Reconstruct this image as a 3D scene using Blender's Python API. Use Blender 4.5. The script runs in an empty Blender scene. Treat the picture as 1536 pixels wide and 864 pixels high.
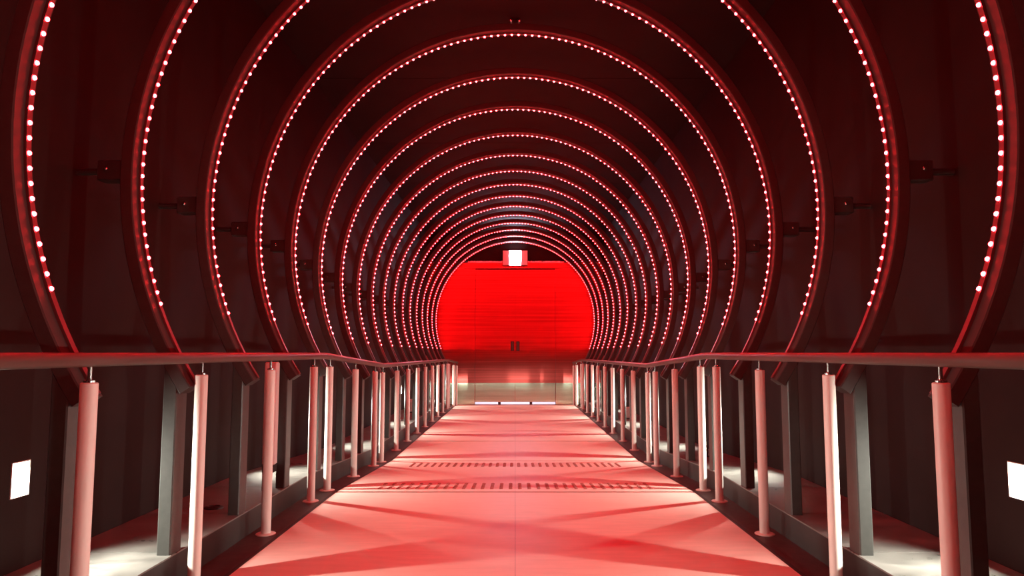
import bpy, math, random
from math import sin, cos, pi, sqrt, atan, radians
random.seed(7)
scene = bpy.context.scene
COL = scene.collection

# ------------------------------------------------------------------ camera, world, exposure
H = 0.862                                   # eye height above the near floor
cam_d = bpy.data.cameras.new('camera')
cam = bpy.data.objects.new('camera', cam_d)
COL.objects.link(cam)
cam.location = (0, 0, H)
cam.rotation_euler = (pi / 2 + atan(97 / 1080), 0, 0)
cam_d.sensor_width = 36
cam_d.lens = 1080 / 1536 * 36
cam_d.shift_x = -4.76 / 1536
cam_d.clip_start = 0.02
scene.camera = cam

world = bpy.data.worlds.new('world')
scene.world = world
world.use_nodes = True
world.node_tree.nodes['Background'].inputs['Color'].default_value = (0.02, 0.006, 0.006, 1)
world.node_tree.nodes['Background'].inputs['Strength'].default_value = 0.05

scene.view_settings.view_transform = 'Standard'
scene.view_settings.look = 'None'
scene.view_settings.gamma = 1
scene.view_settings.use_curve_mapping = False
scene.view_settings.exposure = 0.0

LED_RGB, LED_GAIN = (1.0, 0.0125, 0.0165), 165.0
LAMP_RGB, LAMP_GAIN, LAMP_WATT, LAMP_SPREAD = (1.0, 0.97, 0.84), 12.0, 21.0, 128
SIGN_RGB, SIGN_GAIN = (0.74, 0.78, 1.0), 120.0

# ------------------------------------------------------------------ materials
def mat(name, color=(.5, .5, .5), rough=.5, metal=0.0, spec=.5, coat=0.0, emit=None, gain=0.0):
    m = bpy.data.materials.new(name)
    m.use_nodes = True
    b = m.node_tree.nodes['Principled BSDF']
    b.inputs['Base Color'].default_value = (*color, 1)
    b.inputs['Roughness'].default_value = rough
    b.inputs['Metallic'].default_value = metal
    b.inputs['Specular IOR Level'].default_value = spec
    b.inputs['Coat Weight'].default_value = coat
    b.inputs['Coat Roughness'].default_value = .15
    if emit:
        b.inputs['Emission Color'].default_value = (*emit, 1)
        b.inputs['Emission Strength'].default_value = gain
    return m

def grain(m, c0, c1, scale=(8, 8, 8), detail=6, bump=0.0, rough=None, lo=.35, hi=.65):
    """mottled colour, optional roughness spread and fine relief, in object space"""
    nt = m.node_tree; b = nt.nodes['Principled BSDF']
    tc = nt.nodes.new('ShaderNodeTexCoord'); mp = nt.nodes.new('ShaderNodeMapping')
    mp.inputs['Scale'].default_value = scale
    nz = nt.nodes.new('ShaderNodeTexNoise'); nz.inputs['Scale'].default_value = 1; nz.inputs['Detail'].default_value = detail
    nz.inputs['Roughness'].default_value = .65
    cr = nt.nodes.new('ShaderNodeValToRGB')
    cr.color_ramp.elements[0].position = lo; cr.color_ramp.elements[0].color = (*c0, 1)
    cr.color_ramp.elements[1].position = hi; cr.color_ramp.elements[1].color = (*c1, 1)
    L = nt.links.new
    L(tc.outputs['Object'], mp.inputs['Vector']); L(mp.outputs['Vector'], nz.inputs['Vector'])
    L(nz.outputs['Fac'], cr.inputs['Fac']); L(cr.outputs['Color'], b.inputs['Base Color'])
    if rough:
        mr = nt.nodes.new('ShaderNodeMapRange')
        mr.inputs['From Min'].default_value = .3; mr.inputs['From Max'].default_value = .7
        mr.inputs['To Min'].default_value = rough[0]; mr.inputs['To Max'].default_value = rough[1]
        L(nz.outputs['Fac'], mr.inputs['Value']); L(mr.outputs['Result'], b.inputs['Roughness'])
    if bump:
        bp = nt.nodes.new('ShaderNodeBump'); bp.inputs['Strength'].default_value = bump; bp.inputs['Distance'].default_value = .01
        L(nz.outputs['Fac'], bp.inputs['Height']); L(bp.outputs['Normal'], b.inputs['Normal'])
    return m

M_led = mat('red_led', (.8, .6, .6), .4, emit=LED_RGB, gain=LED_GAIN)
M_bar = mat('led_channel', (.19, .17, .17), .42, metal=1)
M_steel = grain(mat('black_painted_steel', rough=.40, spec=.5), (.036, .037, .034), (.046, .047, .043), (30, 30, 30), bump=.03)
M_arch = grain(mat('matt_black_steel', rough=.58, spec=.22), (.044, .036, .034), (.052, .043, .041), (30, 30, 30), bump=.03)
M_post = grain(mat('satin_white_post', rough=.42), (.66, .62, .57), (.74, .70, .65), (40, 40, 6))
M_chrome = mat('polished_steel', (.7, .68, .66), .18, metal=1)
M_rail = grain(mat('dark_red_wood_rail', rough=.42, spec=.32, coat=.03), (.070, .040, .032), (.088, .050, .040), (30, 2, 30))
M_floor = grain(mat('red_floor_sheet', rough=.5, spec=.28), (.62, .39, .34), (.72, .46, .41), (5, 26, 5), 8, bump=.05, rough=(.42, .55))
M_dots = grain(mat('dark_red_dots', rough=.5, spec=.28), (.30, .10, .085), (.38, .13, .11), (30, 30, 30))
M_strip = grain(mat('dark_brown_strip', rough=.5), (.030, .018, .015), (.055, .032, .027), (20, 20, 20), bump=.08)
M_ledge = grain(mat('grey_ledge_plate', rough=.4), (.10, .10, .092), (.19, .19, .175), (6, 9, 9), 8, bump=.06, rough=(.25, .55))
M_kerb = grain(mat('brown_kerb', rough=.6), (.016, .010, .0085), (.022, .015, .0125), (9, 9, 9), bump=.05)
M_wall = grain(mat('dark_wall', rough=.75, spec=.14), (.017, .0085, .0075), (.022, .011, .0095), (3, 3, 3), bump=.02)
M_ceiling = grain(mat('dark_ceiling', rough=.7, spec=.12), (.020, .0115, .011), (.025, .015, .014), (4, 4, 4))
M_dark = mat('black_plastic', (.015, .014, .014), .45)
M_white = mat('white_plastic', (.75, .74, .72), .4)
M_lamp_body = mat('lamp_housing', (.6, .6, .56), .5)
M_lamp = mat('footlight_lens', (.9, .9, .85), .4, emit=LAMP_RGB, gain=LAMP_GAIN)
M_sign = mat('sign_face', (.9, .9, .9), .4, emit=SIGN_RGB, gain=SIGN_GAIN)
M_beyond = mat('pale_room', (.8, .8, .85), .6)

def brushed(name, color, rough, aniso, streaks):
    m = mat(name, color, rough, metal=1.0)
    nt = m.node_tree; b = nt.nodes['Principled BSDF']; L = nt.links.new
    b.inputs['Anisotropic'].default_value = aniso
    v = nt.nodes.new('ShaderNodeCombineXYZ'); v.inputs[0].default_value = 1
    L(v.outputs[0], b.inputs['Tangent'])
    tc = nt.nodes.new('ShaderNodeTexCoord'); mp = nt.nodes.new('ShaderNodeMapping')
    mp.inputs['Scale'].default_value = (.5, 1, streaks)
    nz = nt.nodes.new('ShaderNodeTexNoise'); nz.inputs['Scale'].default_value = 1; nz.inputs['Detail'].default_value = 3
    cr = nt.nodes.new('ShaderNodeMapRange')
    cr.inputs['From Min'].default_value = .25; cr.inputs['From Max'].default_value = .75
    cr.inputs['To Min'].default_value = rough * .93; cr.inputs['To Max'].default_value = rough * 1.07
    L(tc.outputs['Object'], mp.inputs['Vector']); L(mp.outputs['Vector'], nz.inputs['Vector'])
    L(nz.outputs['Fac'], cr.inputs['Value']); L(cr.outputs['Result'], b.inputs['Roughness'])
    cc = nt.nodes.new('ShaderNodeValToRGB')                 # level streaks of blurred reflections, painted into the sheet's colour
    cc.color_ramp.elements[0].position = .35; cc.color_ramp.elements[0].color = (*[q*.78 for q in color], 1)
    cc.color_ramp.elements[1].position = .65; cc.color_ramp.elements[1].color = (*[min(1, q*1.15) for q in color], 1)
    L(nz.outputs['Fac'], cc.inputs['Fac']); L(cc.outputs['Color'], b.inputs['Base Color'])
    return m
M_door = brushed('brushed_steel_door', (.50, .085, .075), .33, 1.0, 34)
M_kick = brushed('polished_kick_plate', (.64, .86, .68), .26, 1.0, 12)

# ------------------------------------------------------------------ mesh helpers
class MB:
    def __init__(s): s.v = []; s.f = []
    def add(s, verts, faces):
        n = len(s.v); s.v += [tuple(p) for p in verts]; s.f += [tuple(i + n for i in f) for f in faces]; return s
    def box(s, x0, x1, y0, y1, z0, z1):
        return s.hexa([(x0, y0, z0), (x1, y0, z0), (x1, y1, z0), (x0, y1, z0)], [(x0, y0, z1), (x1, y0, z1), (x1, y1, z1), (x0, y1, z1)])
    def hexa(s, b, t):
        return s.add(list(b) + list(t), [(3, 2, 1, 0), (4, 5, 6, 7), (0, 1, 5, 4), (1, 2, 6, 5), (2, 3, 7, 6), (3, 0, 4, 7)])
    def rbox(s, x0, x1, y0, y1, z0, z1, c=.004):
        """box with chamfered vertical and top edges"""
        def ring(d, z): return [(x0+d+c, y0+d, z), (x1-d-c, y0+d, z), (x1-d, y0+d+c, z), (x1-d, y1-d-c, z), (x1-d-c, y1-d, z), (x0+d+c, y1-d, z), (x0+d, y1-d-c, z), (x0+d, y0+d+c, z)]
        return s.loft([ring(c, z0), ring(0, z0 + c), ring(0, z1 - c), ring(c, z1)])
    def loft(s, rings, cap=True):
        n = len(rings[0]); v = [p for r in rings for p in r]; f = []
        for k in range(len(rings) - 1):
            for i in range(n):
                j = (i + 1) % n
                f.append((k*n+i, k*n+j, (k+1)*n+j, (k+1)*n+i))
        if cap:
            f.append(tuple(reversed(range(n)))); f.append(tuple((len(rings)-1)*n + i for i in range(n)))
        return s.add(v, f)
    def lathe(s, prof, x=0, y=0, n=20):
        return s.loft([[(x + r*cos(2*pi*i/n), y + r*sin(2*pi*i/n), z) for i in range(n)] for r, z in prof])
    def tube(s, pts, rx, rz=None, n=14):
        """sweep an upright oval along a mostly horizontal path"""
        rz = rz or rx; rings = []
        for i, p in enumerate(pts):
            a = pts[max(0, i-1)]; b = pts[min(len(pts)-1, i+1)]
            dx, dy = b[0]-a[0], b[1]-a[1]; l = math.hypot(dx, dy) or 1
            nx, ny = dy/l, -dx/l
            rings.append([(p[0] + nx*rx*cos(2*pi*k/n), p[1] + ny*rx*cos(2*pi*k/n), p[2] + rz*sin(2*pi*k/n)) for k in range(n)])
        return s.loft(rings)
    def mesh(s, name, m, smooth=False):
        me = bpy.data.meshes.new(name); me.from_pydata(s.v, [], s.f); me.update()
        me.materials.append(m)
        if smooth:
            for p in me.polygons: p.use_smooth = True
            me.set_sharp_from_angle(angle=radians(35))
        import bmesh
        bm = bmesh.new(); bm.from_mesh(me); bmesh.ops.recalc_face_normals(bm, faces=bm.faces); bm.to_mesh(me); bm.free()
        return me

def link(name, me, parent=None, loc=None):
    o = bpy.data.objects.new(name, me); COL.objects.link(o)
    if parent: o.parent = parent
    if loc: o.location = loc
    return o
def obj(name, mb, m, parent=None, smooth=False, loc=None): return link(name, mb.mesh(name, m, smooth), parent, loc)
def thing(name, label, cat, loc=(0, 0, 0), group=None):
    o = bpy.data.objects.new(name, None); o.empty_display_size = .1; COL.objects.link(o); o.location = loc
    return tag(o, label, cat, group)
def tag(o, label, cat, group=None):
    o['label'] = label; o['category'] = cat
    if group: o['group'] = group
    return o
def struct(name, label, cat, mb=None, m=None):
    o = obj(name, mb, m) if mb else link(name, None)
    o['kind'] = 'structure'; o['label'] = label; o['category'] = cat
    return o

ORD = ['nearest', 'second', 'third', 'fourth', 'fifth', 'sixth', 'seventh', 'eighth', 'ninth', 'tenth', 'eleventh',
       'twelfth', 'thirteenth', 'fourteenth', 'fifteenth', 'sixteenth', 'seventeenth', 'eighteenth']

# ------------------------------------------------------------------ levels of the walkway
Y0, Y1 = -3.0, 13.85
KN = [(Y0, 0.0), (4.57, 0.0), (6.6, -.108), (Y1, -.123)]
def fz(y):
    for (a, za), (b, zb) in zip(KN, KN[1:]):
        if y <= b: return za + (zb - za) * (y - a) / (b - a)
    return KN[-1][1]
def cuts(a, b, extra=()):
    return sorted({a, b} | {y for y, _ in KN if a < y < b} | {y for y in extra if a < y < b})
FX, STRIP, LEDGE_X, WALL_X = 1.11, -.008, 1.280, 1.73
LEDGE_Z = .112

def ribbon(mb, x0, x1, ya, yb, dz0, dz1, zf=fz):
    """slab between two X limits that follows the floor profile"""
    ys = cuts(ya, yb)
    mb.loft([[(x0, y, zf(y)+dz0), (x1, y, zf(y)+dz0), (x1, y, zf(y)+dz1), (x0, y, zf(y)+dz1)] for y in ys])
    return mb

# floor: dark base with red sheets, joints left open between them
fl = struct('floor', 'red sheet floor of the walkway with dark side strips and joints', 'floor',
            ribbon(MB(), -LEDGE_X - .02, LEDGE_X + .02, Y0, Y1 + 1.2, -.12, STRIP), M_strip)
JO = [Y0, 4.57, 6.6, 8.07, 12.66, Y1]
for a, b in zip(JO, JO[1:]):
    for x0, x1 in ((-FX, -.0007), (.0007, FX)):
        obj('floor_sheet', ribbon(MB(), x0, x1, a + (.016 if a < 7 else .028), b - (0 if b == Y1 else .016 if b < 7 else .028), STRIP, 0), M_floor, fl)
for s in (-1, 1):
    x0, x1 = sorted((s*(FX + .002), s*(FX + .022)))
    obj('edge_trim', ribbon(MB(), x0, x1, Y0, Y1, STRIP, -.001), M_kerb, fl)

# tactile warning tiles at the head and foot of the ramp
def tactile(yc):
    slope = (fz(yc+.1) - fz(yc-.1)) / .2
    for i in range(6):
        xc = -.75 + .3 * i
        mb = MB()
        for a in range(5):
            for b in range(5):
                x = xc - .12 + .06*a; y = yc - .12 + .06*b; z = fz(yc) + slope*(y-yc)
                mb.lathe([(.0135, z - .002), (.0125, z + .003), (.008, z + .0065)], x, y, 8)
        o = obj('tactile_dots', mb, M_dots, fl, True)
tactile(4.83); tactile(6.22)

# footlight pockets: half width, half height, depth and places
LA, LB, LD, LENS_Z = .048, .062, .050, .422
def lamp_ys(s): return [(2.565 if s < 0 else 2.525) + 2.07*j + .025*j*(j-1)/2 for j in range(-1, 6)]

# side ledges, walls, ceiling
PL = [Y0] + [2.082 + .666*k + .045 for k in range(-7, 18)] + [Y1]
PL = [y for y in PL if y >= Y0]
for side, s in (('left', -1), ('right', 1)):
    def mb_rib(x0, x1, *a):
        x0, x1 = sorted((s*x0, s*x1)); return ribbon(MB(), x0, x1, *a)
    k = struct('kerb_' + side, f'brown raised kerb along the {side} edge of the walkway', 'kerb', mb_rib(LEDGE_X, WALL_X, Y0, Y1, -.11, LEDGE_Z - .006), M_kerb)
    for a, b in zip(PL, PL[1:]):
        if b - a < .05: continue
        obj('ledge_plate', mb_rib(LEDGE_X - .004, WALL_X - .004, a + .002, b - .002, LEDGE_Z - .006, LEDGE_Z), M_ledge, k)
    x0, x1 = sorted((s*WALL_X, s*(WALL_X + .12)))
    mb = MB(); ya = Y0                                      # solid wall with a pocket for every footlight
    for y in lamp_ys(s):
        zc = LENS_Z + fz(y)
        mb.box(x0, x1, ya, y - LA, -.4, 3.4)
        mb.box(x0, x1, y - LA, y + LA, -.4, zc - LB).box(x0, x1, y - LA, y + LA, zc + LB, 3.4)
        ya = y + LA
    mb.box(x0, x1, ya, Y1 + .1, -.4, 3.4)
    struct('wall_' + side, f'dark plain wall behind the {side} columns', 'wall', mb, M_wall)
CE_Z = 3.19
ce = struct('ceiling', 'dark flat ceiling above the arches', 'ceiling', MB().box(-WALL_X, WALL_X, Y0, Y1 + .1, CE_Z + .012, CE_Z + .1), M_ceiling)
for a, b in zip([Y0, .25, 2.15, 4.05, 5.95, 7.85, 9.75, 11.65], [.25, 2.15, 4.05, 5.95, 7.85, 9.75, 11.65, Y1]):
    obj('ceiling_panel', MB().box(-WALL_X + .003, WALL_X - .003, a + .004, b - .004, CE_Z, CE_Z + .013), M_ceiling, ce)

# ------------------------------------------------------------------ end wall with steel doors
ZB = fz(Y1)
DX, DT = .767, H + 1.60
we = struct('wall_end', 'end wall of brushed steel panels glowing red around double doors', 'wall',
            MB().box(-WALL_X, -DX - .004, Y1 + .03, Y1 + .1, ZB - .1, H + 2.4).box(DX + .004, WALL_X, Y1 + .03, Y1 + .1, ZB - .1, H + 2.4)
                .box(-DX - .004, DX + .004, Y1 + .03, Y1 + .1, DT, H + 2.4), M_wall)
for s in (-1, 1):
    x0, x1 = sorted((s*(DX + .004), s*1.70))
    obj('steel_panel', MB().box(x0, x1, Y1, Y1 + .03, ZB + .004, DT + .02), M_door, we)
for s in (-1, 1):
    x0, x1 = sorted((s*(DX + .007), s*1.70))
    obj('kick_plate', MB().box(x0, x1, Y1 - .003, Y1, ZB + .006, H - .575), M_kick, we)
for x in (-DX, 0, DX):
    obj('door_stop', MB().box(x - .03, x + .03, Y1 + .042, Y1 + .06, ZB + .06, DT), M_dark, we)  # unseen strips added behind the gaps to block light from the lobby
obj('transom', MB().box(-1.70, 1.70, Y1 - .004, Y1 + .03, DT + .024, H + 1.735), M_door, we)
obj('transom_trim', MB().box(-1.70, 1.70, Y1 - .012, Y1 + .03, H + 1.738, H + 1.765), M_chrome, we)
for n, s in ((1, -1), (2, 1)):
    x0, x1 = sorted((s*.0008, s*DX))
    d = struct(f'door_{n}', f"{'left' if s < 0 else 'right'} leaf of the brushed steel double door at the tunnel end", 'door',
               MB().box(x0, x1, Y1, Y1 + .04, ZB + .05, DT), M_door)
    obj('kick_plate', MB().box(*sorted((s*.003, s*(DX - .003))), Y1 - .003, Y1, ZB + .052, H - .575), M_kick, d)
    x0, x1 = sorted((s*.022, s*.085))
    hb = MB().box(x0, x1, Y1 - .006, Y1, H + .035, H + .215)
    o = obj('handle_plate', hb, M_dark, d); o['label'] = 'dark upright pull handle plate'
    x0, x1 = sorted((s*.040, s*.064))
    obj('pull_bar', MB().rbox(x0, x1, Y1 - .022, Y1 - .006, H + .05, H + .20, .003), M_rail, o)
    xf = s*.30
    obj('floor_stop', MB().box(xf - .025, xf + .025, Y1 + .0, Y1 + .03, ZB + .0, ZB + .05), M_dark, d)
# bright lobby beyond the door foot
lob = struct('lobby_floor', 'bright strip of lobby floor seen under the doors', 'floor', MB().box(-WALL_X, WALL_X, Y1 + .1, Y1 + 1.2, ZB - .01, ZB + .002), M_beyond)
struct('wall_lobby', 'pale lobby wall beyond the doors', 'wall', MB().box(-WALL_X, WALL_X, Y1 + 1.2, Y1 + 1.3, ZB - .1, H + 2.3), M_beyond)
ld = bpy.data.lights.new('lobby_light', 'AREA'); ld.energy = 90; ld.shape = 'RECTANGLE'; ld.size = 2.4; ld.size_y = .6; ld.color = (.86, .85, 1)
lo = bpy.data.objects.new('lobby_light', ld); COL.objects.link(lo); lo.location = (0, Y1 + .75, H + 1.6)

# ------------------------------------------------------------------ light arches
R_IN, R_OUT, DEP, A0 = 1.490, 1.538, .090, radians(34.3)
PITCH = .666
C_K = {5: .667, 6: .640, 7: .614}
def centre(k): return H + (.711 if k <= 4 else C_K.get(k, .601))
def arc_ring(prof, a0, a1, n):
    mb = MB()
    rings = []
    for i in range(n + 1):
        a = a0 + (a1 - a0) * i / n
        rings.append([(r*cos(a), y, r*sin(a)) for r, y in prof])
    return mb.loft(rings)
c = .004
me_arch = arc_ring([(R_IN + c, 0), (R_OUT - c, 0), (R_OUT, c), (R_OUT, DEP - c), (R_OUT - c, DEP), (R_IN + c, DEP), (R_IN, DEP - c), (R_IN, c)],
                   -A0, pi + A0, 120).mesh('arch_frame', M_arch, True)
R_BAR = 1.481
me_bar = arc_ring([(R_BAR, .049), (R_BAR, .071), (R_IN + .001, .071), (R_IN + .001, .049)], -A0 + .004, pi + A0 - .004, 120).mesh('led_strip', M_bar, True)
# one led: a little dome, pointing to -Z before it is turned to the centre
def dome(r=.0078, n=8):
    mb = MB()
    prof = [(r, 0), (r*.80, -r*.62), (r*.30, -r*.95)]
    return mb.loft([[(q*cos(2*pi*i/n), q*sin(2*pi*i/n), z) for i in range(n)] for q, z in prof])
dm = dome()
me_led = dm.mesh('led', M_led, True)
A_LED = radians(20.6)
N_LED = 122
angles = [-A_LED + (pi + 2*A_LED) * i / (N_LED - 1) for i in range(N_LED)]
all_led = MB()
for a in angles:
    ca, sa = cos(a), sin(a)
    # local z -> radial outward, local x -> tangent, local y -> y
    all_led.add([(x*(-sa) + (z + R_BAR)*ca, y + .060, x*ca + (z + R_BAR)*sa) for x, y, z in dm.v], dm.f)
me_all = all_led.mesh('leds', M_led, True)

me_brk = {}
for s in (-1, 1):
    x0, x1 = sorted((s*(R_OUT - .002), s*1.635))
    me_brk[s] = MB().rbox(x0, x1, .012, .078, -.040, .040, .004).mesh('wall_bracket', M_steel)
def rod(s):
    mb = MB(); x0, x1 = s*1.63, s*(WALL_X)
    return mb.loft([[(x, .045 + .014*cos(2*pi*i/10), .014*sin(2*pi*i/10)) for i in range(10)] for x in (x0, x1)])
me_rod = {s: rod(s).mesh('anchor_rod', M_steel) for s in (-1, 1)}
me_bolt = MB().loft([[(r*cos(2*pi*i/8), y, r*sin(2*pi*i/8)) for i in range(8)] for r, y in ((.009, 0), (.009, -.006), (.005, -.010))]).mesh('bolt', M_chrome, True)

def column(k, s, yf, zc, zb):
    """square-tube post whose head is cut to the arch's outer curve"""
    xi, xo = 1.281, 1.332; ch = .004
    def plan(x0, x1, d): return None
    mb = MB(); rings = []
    n = 6; xs = [xi + (xo - xi) * i / n for i in range(n + 1)]
    rt = R_OUT - .0015
    zt = lambda x: -sqrt(rt*rt - x*x)
    prof = [(xi + ch, 0), (xo - ch, 0), (xo, ch), (xo, DEP - ch), (xo - ch, DEP), (xi + ch, DEP), (xi, DEP - ch), (xi, ch)]
    lo_ = [(s*x, y, fz(yf + y) + LEDGE_Z - zc - .0005) for x, y in prof]
    hi_ = [(s*x, y, zt(x)) for x, y in prof]
    mb.loft([lo_, hi_])
    return mb

for k in range(-4, 18):
    yf = 2.082 + PITCH*k; zc = centre(k)
    if k >= 0:
        lab = f"{ORD[k]} black steel arch with a ring of red LED dots, counted from the front" if 0 < k < 17 else \
              ("nearest and widest black steel arch with a ring of red LED dots" if k == 0 else "smallest black LED arch, the last one standing right before the red doors")
    else:
        lab = f"black steel LED arch behind the viewer, {ORD[-k-1]} one back"
    t = thing('light_arch', lab, 'arch', (0, yf, zc), 'red LED arches along the tunnel')
    link('arch_frame', me_arch, t)
    strip = link('led_strip', me_bar, t)
    if 0 <= k <= 5:
        for a in angles:
            o = link('led', me_led, strip)
            o.location = (R_BAR*cos(a), .060, R_BAR*sin(a)); o.rotation_euler = (0, pi/2 - a, 0)
    else:
        o = link('leds', me_all, strip); o['kind'] = 'stuff'
    for s in (-1, 1):
        obj('column', column(k, s, yf, zc, 0), M_steel, t)
        b = link('wall_bracket', me_brk[s], t)
        link('anchor_rod', me_rod[s], b)
        o = link('bolt', me_bolt, b); o.location = (s*1.598, .012, .006)

# ------------------------------------------------------------------ handrails
POSTS = [-2.5, -1.75, -1.0, -.24, .52, 1.28, 2.045, 2.775, 3.555, 4.32, 4.69, 5.45, 6.21, 6.56, 7.37, 8.13, 8.93, 9.70, 10.5, 11.27, 12.06, 12.80, 13.10]
ENDP = [(1.142, 13.45), (1.106, 13.66)]
PX = 1.2
def rail_off(y): return .842 if y < 4.6 else min(.853, .842 + .011*(y - 4.6)/1.8)
def post_mesh(ht):
    mb = MB()
    return mb.lathe([(.0200, 0), (.0232, .002), (.0232, ht - .003), (.0205, ht)], n=24)
for side, s in (('left', -1), ('right', 1)):
    t = thing('railing', f'{side} handrail, dark red-brown rail on a row of pale round posts', 'handrail', (s*PX, 2.0, 0), 'handrails on both sides of the walkway')
    ox, oy = s*PX, 2.0
    pts = [(PX, -2.8)] + [(PX, y) for y in (-1, 1, 3, 4.4, 4.54, 4.62, 4.76, 5.4, 6.2, 6.34, 6.44, 6.6, 8, 10, 12, 12.9)] + [(1.195, 13.05), (1.175, 13.22), (1.142, 13.45), (1.106, 13.66), (1.098, 13.71)]
    path = []
    for x, y in pts:
        z = fz(y) + rail_off(y)
        if y < 4.62: z = .842
        if y > 13.0: z -= .075*(y - 13.0)
        path.append((s*x - ox, y - oy, z))
    obj('rail', MB().tube(path, .0215, .0205, 18), M_rail, t, True)
    for x, y in [(PX, y) for y in POSTS] + ENDP:
        zb = fz(y) + STRIP; zr = fz(y) + rail_off(y) - (.075*(y - 13.0) if y > 13 else 0)
        ht = zr - .064 - zb
        p = obj('post', post_mesh(ht), M_post, t, True, (s*x - ox, y - oy, zb))
        obj('flange', MB().lathe([(.047, 0), (.047, .004), (.042, .007), (.0232, .007)], n=20), M_post, p, True)
        obj('stem', MB().lathe([(.016, ht - .001), (.016, ht + .006), (.0058, ht + .009), (.0058, ht + .052)], n=12), M_chrome, p, True)

# ------------------------------------------------------------------ footlights on the side walls
for side, s in (('left', -1), ('right', 1)):
    for j, y in zip(range(-1, 6), lamp_ys(s)):
        if j >= 0:
            lab = f"{ORD[j]} glowing square footlight low on the {side} wall, counted from the front" if 0 < j < 5 else \
                  (f"large glowing square footlight low on the {side} wall near the first column" if j == 0 else f"smallest glowing footlight on the {side} wall close to the red doors")
        else:
            lab = f"glowing square footlight on the {side} wall behind the viewer, {ORD[-j-1]} one back"
        t = thing('footlight', lab, 'lamp', (s*WALL_X, y, LENS_Z + fz(y)), 'footlights low on the side walls')
        a, b, w = LA - .0005, LB - .0005, .003
        def bx(mb, d0, d1, *r):                     # depths are measured into the wall
            x0, x1 = sorted((s*d0, s*d1)); return mb.box(x0, x1, *r)
        fr = MB()
        bx(fr, -.003, LD, -a, a, b - w, b); bx(fr, -.003, LD, -a, a, -b, -b + w)
        bx(fr, -.003, LD, -a, -a + w, -b + w, b - w); bx(fr, -.003, LD, a - w, a, -b + w, b - w)
        obj('housing', fr, M_lamp_body, t)
        obj('lens', bx(MB(), LD - .006, LD + .01, -a + w, a - w, -b + w, b - w), M_lamp, t)
        ld = bpy.data.lights.new('footlight_lamp', 'AREA'); ld.shape = 'RECTANGLE'; ld.size = .022; ld.size_y = .085
        ld.energy = LAMP_WATT; ld.color = LAMP_RGB; ld.spread = radians(LAMP_SPREAD)
        lo = bpy.data.objects.new('footlight_lamp', ld); COL.objects.link(lo); lo.parent = t
        lo.location = (s*(LD - .014), 0, 0); lo.rotation_euler = (pi/2 - radians(24), 0, s*pi/2)   # aimed a little down

# ------------------------------------------------------------------ exit sign over the doors
t = thing('exit_sign', 'lit white sign box over the double doors, glowing square between pale side panels', 'sign', (0, Y1 - .03, H + 1.82))
obj('box', MB().rbox(-.24, .24, -.05, .015, -.145, .145, .006), M_dark, t)
for s in (-1, 1):
    x0, x1 = sorted((s*.115, s*.236))
    o = obj('side_panel', MB().box(x0, x1, -.058, -.05, -.140, .140), M_white, t)
obj('lit_face', MB().box(-.111, .111, -.060, -.05, -.140, .140), M_sign, t)

# ------------------------------------------------------------------ small ceiling fittings
def fitting(y, lab):
    t = thing('smoke_detector', lab, 'detector', (0, y, CE_Z), 'small fittings on the ceiling')
    obj('base', MB().lathe([(.040, 0), (.040, -.012), (.034, -.018)], n=24), M_chrome, t, True)
    obj('sensor_dome', MB().lathe([(.024, -.018), (.022, -.030), (.012, -.038), (.003, -.040)], n=20), M_dark, t, True)
    for i in range(5):
        a = pi/2 + i*2*pi/5
        obj('screw', MB().lathe([(.0055, -.012), (.0055, -.019), (.003, -.022)], .031*cos(a), .031*sin(a), 8), M_chrome, t, True)
fitting(4.86, 'small shiny ceiling fitting nearest the viewer, just above an arch top')
fitting(7.43, 'small shiny ceiling fitting in the middle, seen under the arch tops about halfway')
fitting(8.80, 'farthest small shiny ceiling fitting, seen beyond the middle one')

# ------------------------------------------------------------------ small things on the ledges
t = thing('junction_box', 'slim pale upright cable box in front of a left column behind the third post', 'box', (-1.348, 4.02, fz(4.02) + LEDGE_Z))
obj('body', MB().rbox(-.034, .034, -.028, .028, .14, .698, .006), M_white, t)
obj('foot', MB().box(-.032, .032, -.025, .025, .10, .139).box(-.032, -.012, -.02, .02, 0, .10), M_dark, t)

zl = fz(10.6) + LEDGE_Z
t = thing('control_box', 'small white control box standing on the left ledge behind the posts', 'box', (-1.48, 10.6, zl))
obj('body', MB().rbox(-.085, .085, -.05, .05, .012, .19, .006), M_white, t)
obj('cover', MB().box(-.06, .06, -.056, -.05, .05, .15), M_lamp_body, t)
obj('foot', MB().box(-.07, .07, -.04, .04, 0, .012), M_dark, t)
zl = fz(9.6) + LEDGE_Z
t = thing('control_box', 'small white control box standing on the right ledge behind the posts', 'box', (1.46, 9.6, zl))
obj('body', MB().rbox(-.06, .06, -.05, .05, .012, .15, .006), M_white, t)
obj('foot', MB().box(-.05, .05, -.04, .04, 0, .012), M_dark, t)

o = obj('cable_grommet', MB().lathe([(.045, 0), (.045, .006), (.03, .010), (.026, .004)], n=20), M_dark, None, True, (-1.46, 3.57, LEDGE_Z))
tag(o, 'dark round cable grommet on the left ledge beside the third column', 'grommet')
mb = MB()
pts = [(0, .09*cos(a), .05 + .05*sin(a)) for a in [2*pi*i/16 for i in range(17)]]
rings = []
for i, a in enumerate([2*pi*i/24 for i in range(25)]):
    cy, cz = .045*cos(a), .05 + .045*sin(a)
    rings.append([(.006*sin(b), cy + .006*cos(b)*cos(a), cz + .006*cos(b)*sin(a)) for b in [2*pi*j/8 for j in range(8)]])
mb.loft(rings, cap=False)
mb.box(-.02, .02, -.03, .03, 0, .006)
o = obj('cable_loop', mb, M_dark, None, True, (1.5, 5.75, fz(5.75) + LEDGE_Z + .0005))
tag(o, 'small dark loop of cable on the right ledge behind the fifth post', 'cable')
